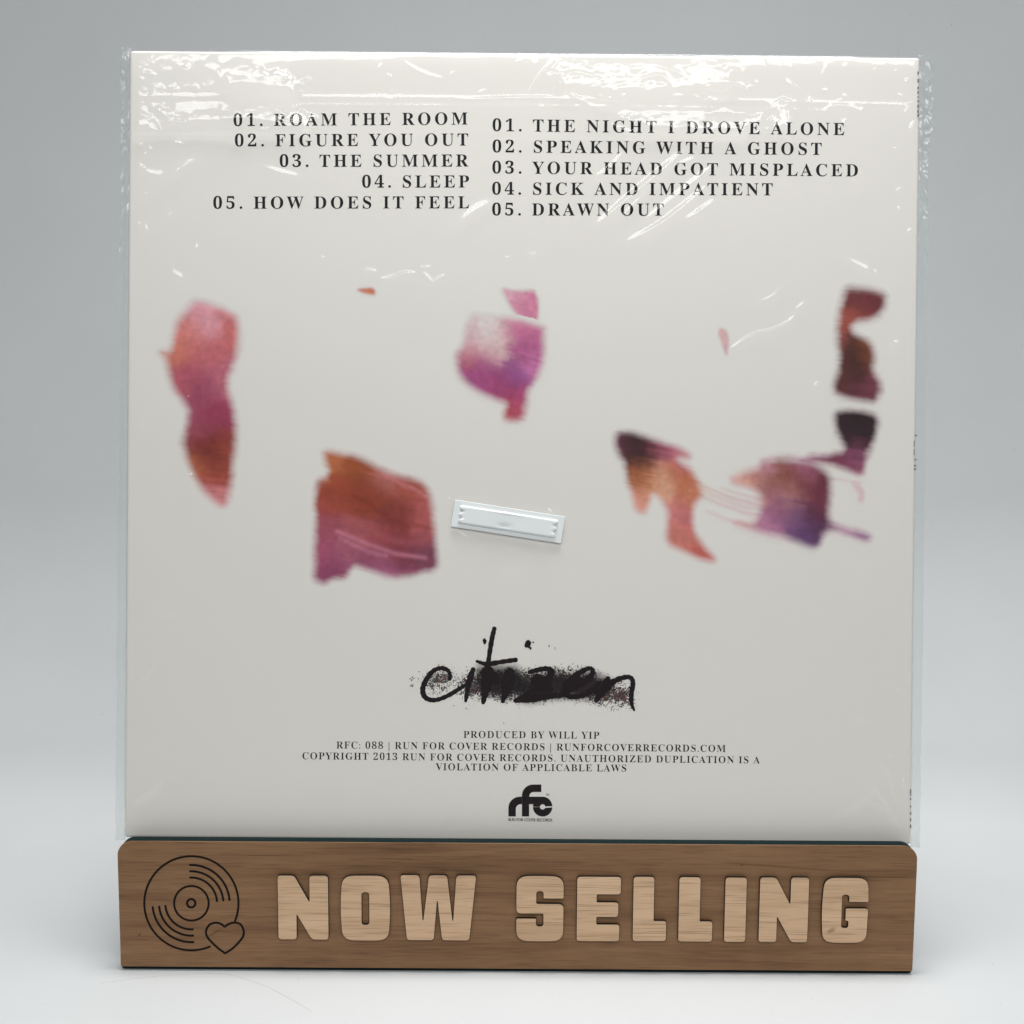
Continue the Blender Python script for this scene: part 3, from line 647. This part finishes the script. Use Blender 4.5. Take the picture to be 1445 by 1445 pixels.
# photo-pixel coordinates of the sheet (measuring grid, linear over the flat face)
c00, c10, c01 = np.array(uv(183, 72)), np.array(uv(1283, 72)), np.array(uv(183, 1172))
A = np.linalg.inv(np.stack([(c10-c00)/1100, (c01-c00)/1100], 1))
PXX = 183+A[0, 0]*(U-c00[0])+A[0, 1]*(VV_-c00[1]); PYY = 72+A[1, 0]*(U-c00[0])+A[1, 1]*(VV_-c00[1])
Hh = np.zeros_like(U)                                       # relief in millimetres
def sm(a, b, x):
    t = np.clip((x-a)/(b-a), 0, 1); return t*t*(3-2*t)
def ridge(P, w, amp, taper=True, smooth=True):
    """raised crease along P (photo px), half width w px, height amp mm"""
    global Hh
    P = np.array(catmull(P, 6) if smooth and len(P) > 2 else P, float)
    m = w*4
    bx = (PXX > P[:, 0].min()-m) & (PXX < P[:, 0].max()+m) & (PYY > P[:, 1].min()-m) & (PYY < P[:, 1].max()+m)
    x, y = PXX[bx], PYY[bx]
    if x.size == 0: return
    best = np.full(x.shape, 1e9); bt = np.zeros(x.shape); seg = np.linalg.norm(np.diff(P, axis=0), axis=1); cum = np.concatenate([[0], np.cumsum(seg)])
    for i in range(len(P)-1):
        e = P[i+1]-P[i]; L2 = e@e+1e-9; t = np.clip(((x-P[i, 0])*e[0]+(y-P[i, 1])*e[1])/L2, 0, 1)
        d = (x-P[i, 0]-t*e[0])**2+(y-P[i, 1]-t*e[1])**2; k = d < best
        best = np.where(k, d, best); bt = np.where(k, (cum[i]+t*seg[i])/cum[-1], bt)
    tp = np.sin(np.pi*np.clip(bt, 0.02, 0.98))**0.6 if taper else 1.0
    Hh[bx] += amp*np.exp(-best/(w*w))*tp
def facet(poly, slope, soft=4, seed=0, rough=0.0, axis=(0, 1)):
    """a patch of film that tips: height falls off along axis (photo px direction, default: rises downwards so that it faces up)"""
    global Hh
    P = np.array(poly, float); m = soft*2+2
    bx = (PXX > P[:, 0].min()-m) & (PXX < P[:, 0].max()+m) & (PYY > P[:, 1].min()-m) & (PYY < P[:, 1].max()+m)
    x, y = PXX[bx], PYY[bx]
    wob = fbm(x/20, y/20, seed, 4); wo2 = fbm(x/20+9, y/20, seed+3, 4)
    D = sdist(x+wob*34, y+wo2*30, P)+fbm(x/7, y/7, seed+8, 2)*8; k = sm(-soft, soft, D)
    s = (x-P[:, 0].min())*axis[0]+(y-P[:, 1].min())*axis[1]
    Hh[bx] += k*slope*s/3.53+k*rough*fbm(x/9, y/9, seed+5, 3)
def crumple(x, y, seed):                                    # folded paper like facets
    ca, sa = math.cos(0.6+seed), math.sin(0.6+seed)
    wx = 1.3*(vnoise(x*0.9+31, y*0.9+5, seed+50)-0.5); wy = 1.3*(vnoise(x*0.9+7, y*0.9+77, seed+51)-0.5)
    x, y = ca*x-sa*y+wx+40, sa*x+ca*y+wy+40
    s = 0
    for i, (f_, a_) in enumerate(((1, 1), (2.1, .5), (4.3, .25))): s = s+a_*np.abs(vnoise(x*f_+7*i, y*f_, seed+i)-0.5)*2
    return s
# long slow waves over the whole sheet
Hh += 0.55*fbm(PXX/170, PYY/170, 101, 2)+0.06*fbm(PXX/60, PYY/60, 103, 2)
# the folded band along the top
top = sm(215, 150, PYY)
zone = np.maximum(np.maximum(sm(460, 380, PXX), sm(760, 830, PXX)*sm(1080, 1030, PXX)), 0.25)
Hh += top*zone*(0.34*crumple(PXX/80, PYY/70, 111)*sm(200, 120, PYY)+0.07*crumple(PXX/34, PYY/32, 121))
Hh += np.clip(zone-0.25, 0, 1)*1.33*0.050*np.clip(PYY-74, 0, 116)/3.53*sm(192, 186, PYY)*(0.6+0.9*fbm(PXX/70, PYY/50, 117, 2))
lft = sm(460, 260, PXX)*sm(215, 170, PYY); Hh += lft*0.19*crumple(PXX/46, PYY/38, 131)
rgt = sm(760, 900, PXX)*sm(1000, 920, PXX)*sm(175, 140, PYY); Hh += rgt*0.12*crumple(PXX/40, PYY/34, 141)
ridge([(183,137),(420,138),(640,139),(880,142),(1080,144),(1290,150)], 3.6, 0.13, False)
ridge([(183,146),(420,149),(640,150),(880,152),(1080,156),(1290,158)], 3.4, 0.10, False)
Hh += 0.12*sm(189.5, 191.5, PYY-0.004*(PXX-183))*-1          # overlap edge of the film
facet([(205,150),(265,146),(360,152),(440,160),(430,184),(330,190),(240,172)], 0.16, 5, 3, 0.25)
facet([(232,172),(300,176),(430,184),(330,189)], 0.20, 4, 4, 0.1)
facet([(280,90),(330,82),(430,118),(420,150),(340,148),(300,110)], 0.14, 6, 5, 0.35)
facet([(880,158),(1000,156),(1085,158),(1065,186),(950,184),(870,172)], 0.17, 5, 6, 0.2)
facet([(790,82),(880,74),(1010,80),(1050,110),(1000,135),(860,138),(790,120)], 0.10, 9, 7, 0.45)
facet([(1088,140),(1112,140),(1118,186),(1092,188)], 0.16, 4, 8, 0.2)
facet([(183,150),(215,160),(225,186),(186,188)], 0.10, 5, 9, 0.2)
# top edge curls back over the cover
for P, w, a in [
  ([(183,70),(205,82),(219,94)], 2.2, .45), ([(184,84),(198,88),(211,96)], 2.0, .4), ([(200,104),(210,104),(218,108)], 2.2, .4), ([(184,111),(190,114),(196,117)], 2, .4), ([(202,126),(206,131)], 2, .4), ([(190,130),(186,142)], 2, .35), ([(194,109),(199,112)], 1.8, .4),
  ([(236,127),(252,127)], 1.8, .35), ([(250,95),(262,100),(270,101)], 3.5, .4), ([(276,125),(281,127)], 2.5, .3),
  ([(572,90),(600,105),(626,112)], 2.5, .25), ([(640,142),(740,138),(800,139)], 2.5, .25), ([(747,132),(762,108),(780,86)], 2.0, .38), ([(768,102),(800,128),(812,138),(838,152)], 2.2, .38), ([(812,138),(860,141),(960,142)], 2.2, .3),
  ([(800,104),(818,104),(836,109)], 2.5, .4), ([(820,78),(826,92),(838,97)], 2.5, .35), ([(930,94),(950,102),(962,106)], 2.4, .35), ([(905,112),(930,108),(945,120)], 2.4, .4), ([(960,96),(1000,84),(1040,80)], 3, .4), ([(940,134),(970,126),(1000,134)], 2.4, .35), ([(1010,118),(1040,122),(1060,132)], 2.4, .35),
  ([(1078,80),(1079,95),(1078,112)], 3, .45), ([(1100,82),(1102,98),(1104,116)], 3.5, .4), ([(1116,84),(1116,104),(1117,118)], 2.5, .35), ([(1105,112),(1122,126),(1134,148),(1142,164)], 2.4, .5), ([(1140,136),(1146,152),(1152,166)], 2, .35), ([(1168,88),(1163,102),(1159,108)], 2, .4), ([(1112,148),(1114,160),(1113,176)], 4.5, .6), ([(1098,142),(1110,140)], 2.5, .4),
  ([(1160,165),(1170,152),(1190,150),(1215,156)], 3, .4), ([(1190,168),(1193,182)], 4, .4), ([(1218,150),(1212,166)], 3, .3), ([(1278,112),(1280,120)], 2.5, .4), ([(1276,166),(1284,150),(1290,160)], 3, .5), ([(1284,188),(1290,172)], 3, .6),
  # diagonal pull lines below the fold
  ([(838,322),(880,286),(928,246),(965,214)], 5, .50), ([(868,318),(912,272),(950,238),(985,222)], 4, .50), ([(905,318),(945,284),(985,252),(1010,232)], 4.5, .45), ([(880,345),(930,318),(965,292),(1000,262)], 5, .42), ([(965,312),(985,300),(1010,282)], 4, .45), ([(640,330),(670,300),(700,285)], 9, .3), ([(690,200),(800,196),(900,200)], 5, .22), ([(840,250),(862,236),(880,214)], 3, .4), ([(860,176),(900,192),(960,196)], 3, .35),
  ([(1026,497),(1050,480),(1070,470),(1090,466),(1112,455),(1130,438)], 2.4, .62), ([(1120,440),(1140,424)], 3, .3),
  # crinkles near the left middle
  ([(508,389),(516,382),(528,382),(532,390)], 2.2, .45), ([(536,394),(556,391),(570,385),(590,386)], 2.6, .5), ([(598,384),(605,392),(612,400)], 2.0, .5), ([(594,378),(608,376)], 1.8, .4), ([(606,402),(620,392),(630,388)], 2, .4), ([(452,362),(458,364)], 2, .4), ([(745,360),(757,358)], 1.8, .6), ([(712,364),(720,363)], 1.5, .3),
  # slack folds at the left
  ([(186,292),(230,262),(262,236),(290,226)], 8, .34), ([(190,240),(230,248),(255,236)], 6, .25), ([(236,212),(248,202),(262,206)], 3, .28), ([(370,236),(400,245),(430,252)], 5, .26), ([(195,335),(222,318),(248,300)], 7, .28),
  ([(238,345),(242,380),(256,394),(240,420),(214,440)], 3.5, .26), ([(198,480),(202,560),(214,600)], 4, .22), ([(272,356),(280,345)], 4, .25), ([(205,700),(215,760),(222,800)], 5, .26), ([(186,960),(210,900),(235,858)], 8, .28), ([(188,1130),(215,1110),(232,1090)], 7, .35), ([(195,960),(215,940),(224,925)], 4, .25),
  # right side
  ([(1203,250),(1210,268),(1216,300)], 2.5, .5), ([(1213,240),(1217,258),(1219,280)], 2.5, .45), ([(1222,320),(1228,350),(1226,392)], 4, .4), ([(1238,330),(1241,360),(1239,395)], 3, .35), ([(1160,440),(1165,480),(1152,500)], 4, .22), ([(1180,360),(1220,380),(1262,400)], 7, .25), ([(1150,540),(1160,552)], 4, .3), ([(1190,700),(1194,730),(1188,760)], 4, .28), ([(1225,800),(1215,840),(1228,880)], 5, .3), ([(1120,390),(1090,420),(1060,430)], 5, .2),
  ([(1235,1100),(1258,1135),(1275,1165)], 4, .4), ([(1240,1060),(1262,1095),(1272,1150)], 5, .35), ([(1180,1150),(1225,1120),(1250,1080)], 7, .28), ([(1278,1098),(1282,1110)], 3, .5), ([(1255,980),(1250,1020),(1262,1060)], 4, .25),
  # round the tag
  ([(645,748),(655,755),(668,764)], 2.0, .45), ([(772,716),(786,728)], 2.0, .5), ([(786,716),(796,730)], 2.0, .5), ([(757,776),(770,768)], 2.0, .6), ([(764,768),(773,779)], 1.9, .5), ([(632,700),(640,708)], 2, .4), ([(795,768),(806,778)], 2.0, .4), ([(760,776),(735,800),(705,815)], 5, .22), ([(765,778),(762,830),(755,880)], 6, .2), ([(775,778),(790,830)], 6, .18), ([(690,770),(660,820),(650,860)], 7, .16),
 ]: ridge(P, w, a*(2.3 if (w >= 3 and P[0][1] > 470) else 1.6 if (w >= 3.5 and P[0][1] > 320) else 1.0))
for k in range(26):
    s = random.choice((0, 1)); y = random.uniform(420, 1140)
    x = random.uniform(188, 262) if s == 0 else random.uniform(1190, 1282)
    L_ = random.uniform(14, 46); an = random.uniform(-1.1, -0.2) if s == 0 else random.uniform(0.3, 1.3)
    ridge([(x, y), (x+L_*0.5*math.cos(an)+random.uniform(-3, 3), y+L_*0.5*math.sin(an)), (x+L_*math.cos(an), y+L_*math.sin(an))], random.uniform(2.5, 5.0), random.uniform(.22, .5))
# small random puckers along the side edges and the top edge
for k in range(46):
    s = random.choice((0, 0, 1)); y = random.uniform(80, 340)**1.0
    x = random.uniform(186, 214) if s == 0 else random.uniform(1262, 1290)
    ridge([(x, y), (x+random.uniform(-9, 9), y+random.uniform(4, 14))], random.uniform(1.4, 2.4), random.uniform(.12, .3))
for k in range(40):
    x = random.uniform(520, 1280); y = random.uniform(76, 150)
    ridge([(x, y), (x+random.uniform(-14, 14), y+random.uniform(-6, 10))], random.uniform(1.3, 2.2), random.uniform(.10, .28))
# hold the sheet down at its rim and keep it off the card
Hh -= 1.2*sm(-4, 6, sdist(PXX, PYY, [(636.5,742.8),(791.9,766.7),(797.7,729.3),(641.2,704.9)]))*np.clip(Hh, 0, 3)
rim = np.minimum(np.minimum(U+CW, CW-U), np.minimum(VV_+0.002, CH-VV_))
k = sm(-0.0003, 0.0045, rim)
Zf = 0.0005+0.001*np.clip(Hh+0.15, -0.2, 2.2)*(0.25+0.75*k)-0.0012*sm(0.0012, -0.0004, rim)
Zf = np.maximum(Zf, 0.00016*(rim > 0.0014)-0.0009*(rim <= 0.0014))
co = np.stack([U, VV_, Zf], -1).reshape(-1, 3)
ny_, nx_ = U.shape; idx = np.arange(nx_*ny_).reshape(ny_, nx_)
fc = np.stack([idx[:-1, :-1], idx[:-1, 1:], idx[1:, 1:], idx[1:, :-1]], -1).reshape(-1, 4)
def grid_mesh(name, co, fc):
    me = bpy.data.meshes.new(name); me.vertices.add(len(co)); me.vertices.foreach_set('co', np.ascontiguousarray(co, np.float32).ravel())
    me.loops.add(fc.size); me.polygons.add(len(fc)); me.loops.foreach_set('vertex_index', fc.ravel())
    me.polygons.foreach_set('loop_start', np.arange(0, fc.size, 4)); me.polygons.foreach_set('loop_total', np.full(len(fc), 4)); me.update(calc_edges=True)
    return me
wrap = link('shrink_wrap', grid_mesh('wrap', co, fc), M_FILM, rec, True)
# sealed seams standing out past both sides
for s in (-1, 1):
    n1, n2 = 16, 900
    t = np.linspace(0, 1, n1)[None, :]; vv = np.linspace(-0.0012, CH+0.0012, n2)[:, None]
    wid = (0.0037 if s < 0 else 0.0042)*(1+0.16*fbm(vv*90, vv*0+3, 201+s, 3)+0.10*fbm(vv*500, vv*0, 205, 2))
    if s > 0: wid = wid+0.0014*sm(CH-0.036, CH-0.028, vv)-0.0006*sm(0.12, 0.0, vv)
    else: wid = wid+0.0003*sm(CH-0.05, CH, vv)
    uu = s*(CW-0.0004+t*(wid+0.0004))
    amp = 0.15+0.6*sm(CH-0.09, CH-0.02, vv)+0.3*sm(0.03, 0.0, vv)
    zz = -0.0008+0.0012*amp*(crumple(t*1.3+vv*5, vv*140+t, 211+s)-0.6)+0.0005*fbm(t*4+vv*6, vv*10+3, 221+s, 3)+0.0004*np.sin(t*9+vv*22)*(0.5+t*0)
    g = np.stack([np.broadcast_to(uu, zz.shape), np.broadcast_to(vv, zz.shape), zz], -1).reshape(-1, 3)
    ix = np.arange(n1*n2).reshape(n2, n1)
    fq = np.stack([ix[:-1, :-1], ix[:-1, 1:], ix[1:, 1:], ix[1:, :-1]], -1).reshape(-1, 4)
    if s < 0: fq = fq[:, ::-1]
    link('side_seam', grid_mesh('seam', g, fq), M_SEAM, wrap, True)

# ------------------------------------------------------------------ the security tag stuck on the wrap
TN = 0.0009
cs = [np.array(uv(x, y, TN)) for x, y in ((636.5,742.8),(791.9,766.7),(797.7,729.3),(641.2,704.9))]
ctr = sum(cs)/4; ax = (cs[1]-cs[0]); TWD = np.linalg.norm(ax); THT = np.linalg.norm(cs[3]-cs[0]); ta = math.atan2(ax[1], ax[0])
tg = empty('security_tag', S_ORG+S_ROT@Vector((ctr[0], ctr[1], TN)), (S_ROT@Matrix.Rotation(ta, 3, 'Z')).to_euler())
tag(tg, 'pale white plastic anti-theft tag stuck at a slant on the record cover', 'security tag')
M_TAG = simple('white_tag_plastic', (0.77, 0.805, 0.815), 0.35, 0.45)
m = shape_mesh([round_poly([(-TWD/2,-THT/2),(TWD/2,-THT/2),(TWD/2,THT/2),(-TWD/2,THT/2)], 0.0004)], 0.0006, 0.00012, 1)
link('backing', m, M_TAG, tg)
bw, bh = TWD/2-0.0019, THT/2-0.0018
def wavy(sg):
    n = 40; t = np.linspace(-1, 1, n)
    return [(sg*(bw-0.0011+0.00055*math.cos(q*math.pi*2.5)), q*bh) for q in t]
right = wavy(1); left = wavy(-1)[::-1]
outline = right+left
V, F = [], []; no = len(outline); steps = [(0.0, 0.0), (0.0, 0.0004), (0.00012, 0.0007), (0.00035, 0.00095), (0.0007, 0.00105)]
for ins, hgt in steps:
    for (x, y) in outline: V.append((x*(1-ins/bw), y*(1-ins/bh), 0.0003+hgt))
for k in range(len(steps)-1):
    for i in range(no): j = (i+1) % no; F.append((k*no+i, k*no+j, (k+1)*no+j, (k+1)*no+i))
top0 = (len(steps)-1)*no                                      # lid: strips between the two wavy ends
nh = no//2; NL = 24
rowL = list(range(top0+nh, top0+2*nh))[::-1]; rowR = list(range(top0, top0+nh))
grid = [rowL]
for q in range(1, NL):
    t = q/NL; row = []
    for i in range(nh):
        a = V[rowL[i]]; b = V[rowR[i]]; x = a[0]*(1-t)+b[0]*t; y = a[1]*(1-t)+b[1]*t
        dent = 0.00050*math.exp(-((x+0.0012)/0.0016)**2-((y+bh*0.60)/0.0012)**2)
        row.append(len(V)); V.append((x, y, a[2]-dent-0.00012*math.exp(-(x/0.006)**2)))
    grid.append(row)
grid.append(rowR)
for q in range(NL):
    for i in range(nh-1): F.append((grid[q][i], grid[q+1][i], grid[q+1][i+1], grid[q][i+1]))
bl = link('blister', pydata('blister', V, F), M_TAG, tg, True)

# ------------------------------------------------------------------ a stray hair and specks of dust on the sweep
cv = bpy.data.curves.new('hair', 'CURVE'); cv.dimensions = '3D'; cv.bevel_depth = 0.000032; cv.bevel_resolution = 1
for pts in ([(140,1388),(200,1380),(280,1374),(320,1375),(370,1390),(410,1410),(440,1428)],):
    Q = catmull([tuple(floor_pt(*p))[:2] for p in pts], 6)
    s = cv.splines.new('POLY'); s.points.add(len(Q)-1)
    for p, q in zip(s.points, Q): p.co = (q[0], q[1], 0.00008, 1)
hm = evaluate(cv)
hr = link('stray_hair', hm, simple('pale_hair', (0.55, 0.54, 0.51), 0.5), smooth=True)
tag(hr, 'thin curved hair lying on the white paper in front of the stand', 'hair')
M_DUST = simple('grey_dust', (0.22, 0.21, 0.20), 0.9)
bm = bmesh.new(); bmesh.ops.create_icosphere(bm, subdivisions=1, radius=1)
for vtx in bm.verts: vtx.co = Vector((vtx.co.x*random.uniform(.7, 1.2), vtx.co.y*random.uniform(.7, 1.2), vtx.co.z*0.5+0.4))
dust = bm_mesh(bm, 'dust')
dust.materials.append(M_DUST)
for i, (x, y, s) in enumerate([(421,1382,.30),(334,1403,.24),(1277,1376,.30),(1266,1377,.24),(524,1415,.2),(670,1393,.2),(922,1397,.2),(1146,1409,.26),(914,1428,.2),(965,1423,.2),(1401,1360,.28),(1412,1418,.24),(63,1417,.26),(1414,1262,.24),(33,1203,.30),(240,1415,.18),(1090,1428,.2),(780,1404,.18)]):
    p = floor_pt(x, y)
    o = bpy.data.objects.new('dust_speck', dust); COL.objects.link(o); o.location = (p.x, p.y, 0)
    o.scale = (s*0.001, s*0.0006, s*0.0005); o.rotation_euler = (0, 0, random.uniform(0, 6))
    tag(o, 'tiny dark speck of dust lying on the white paper', 'dust speck', 'dust specks on the paper')
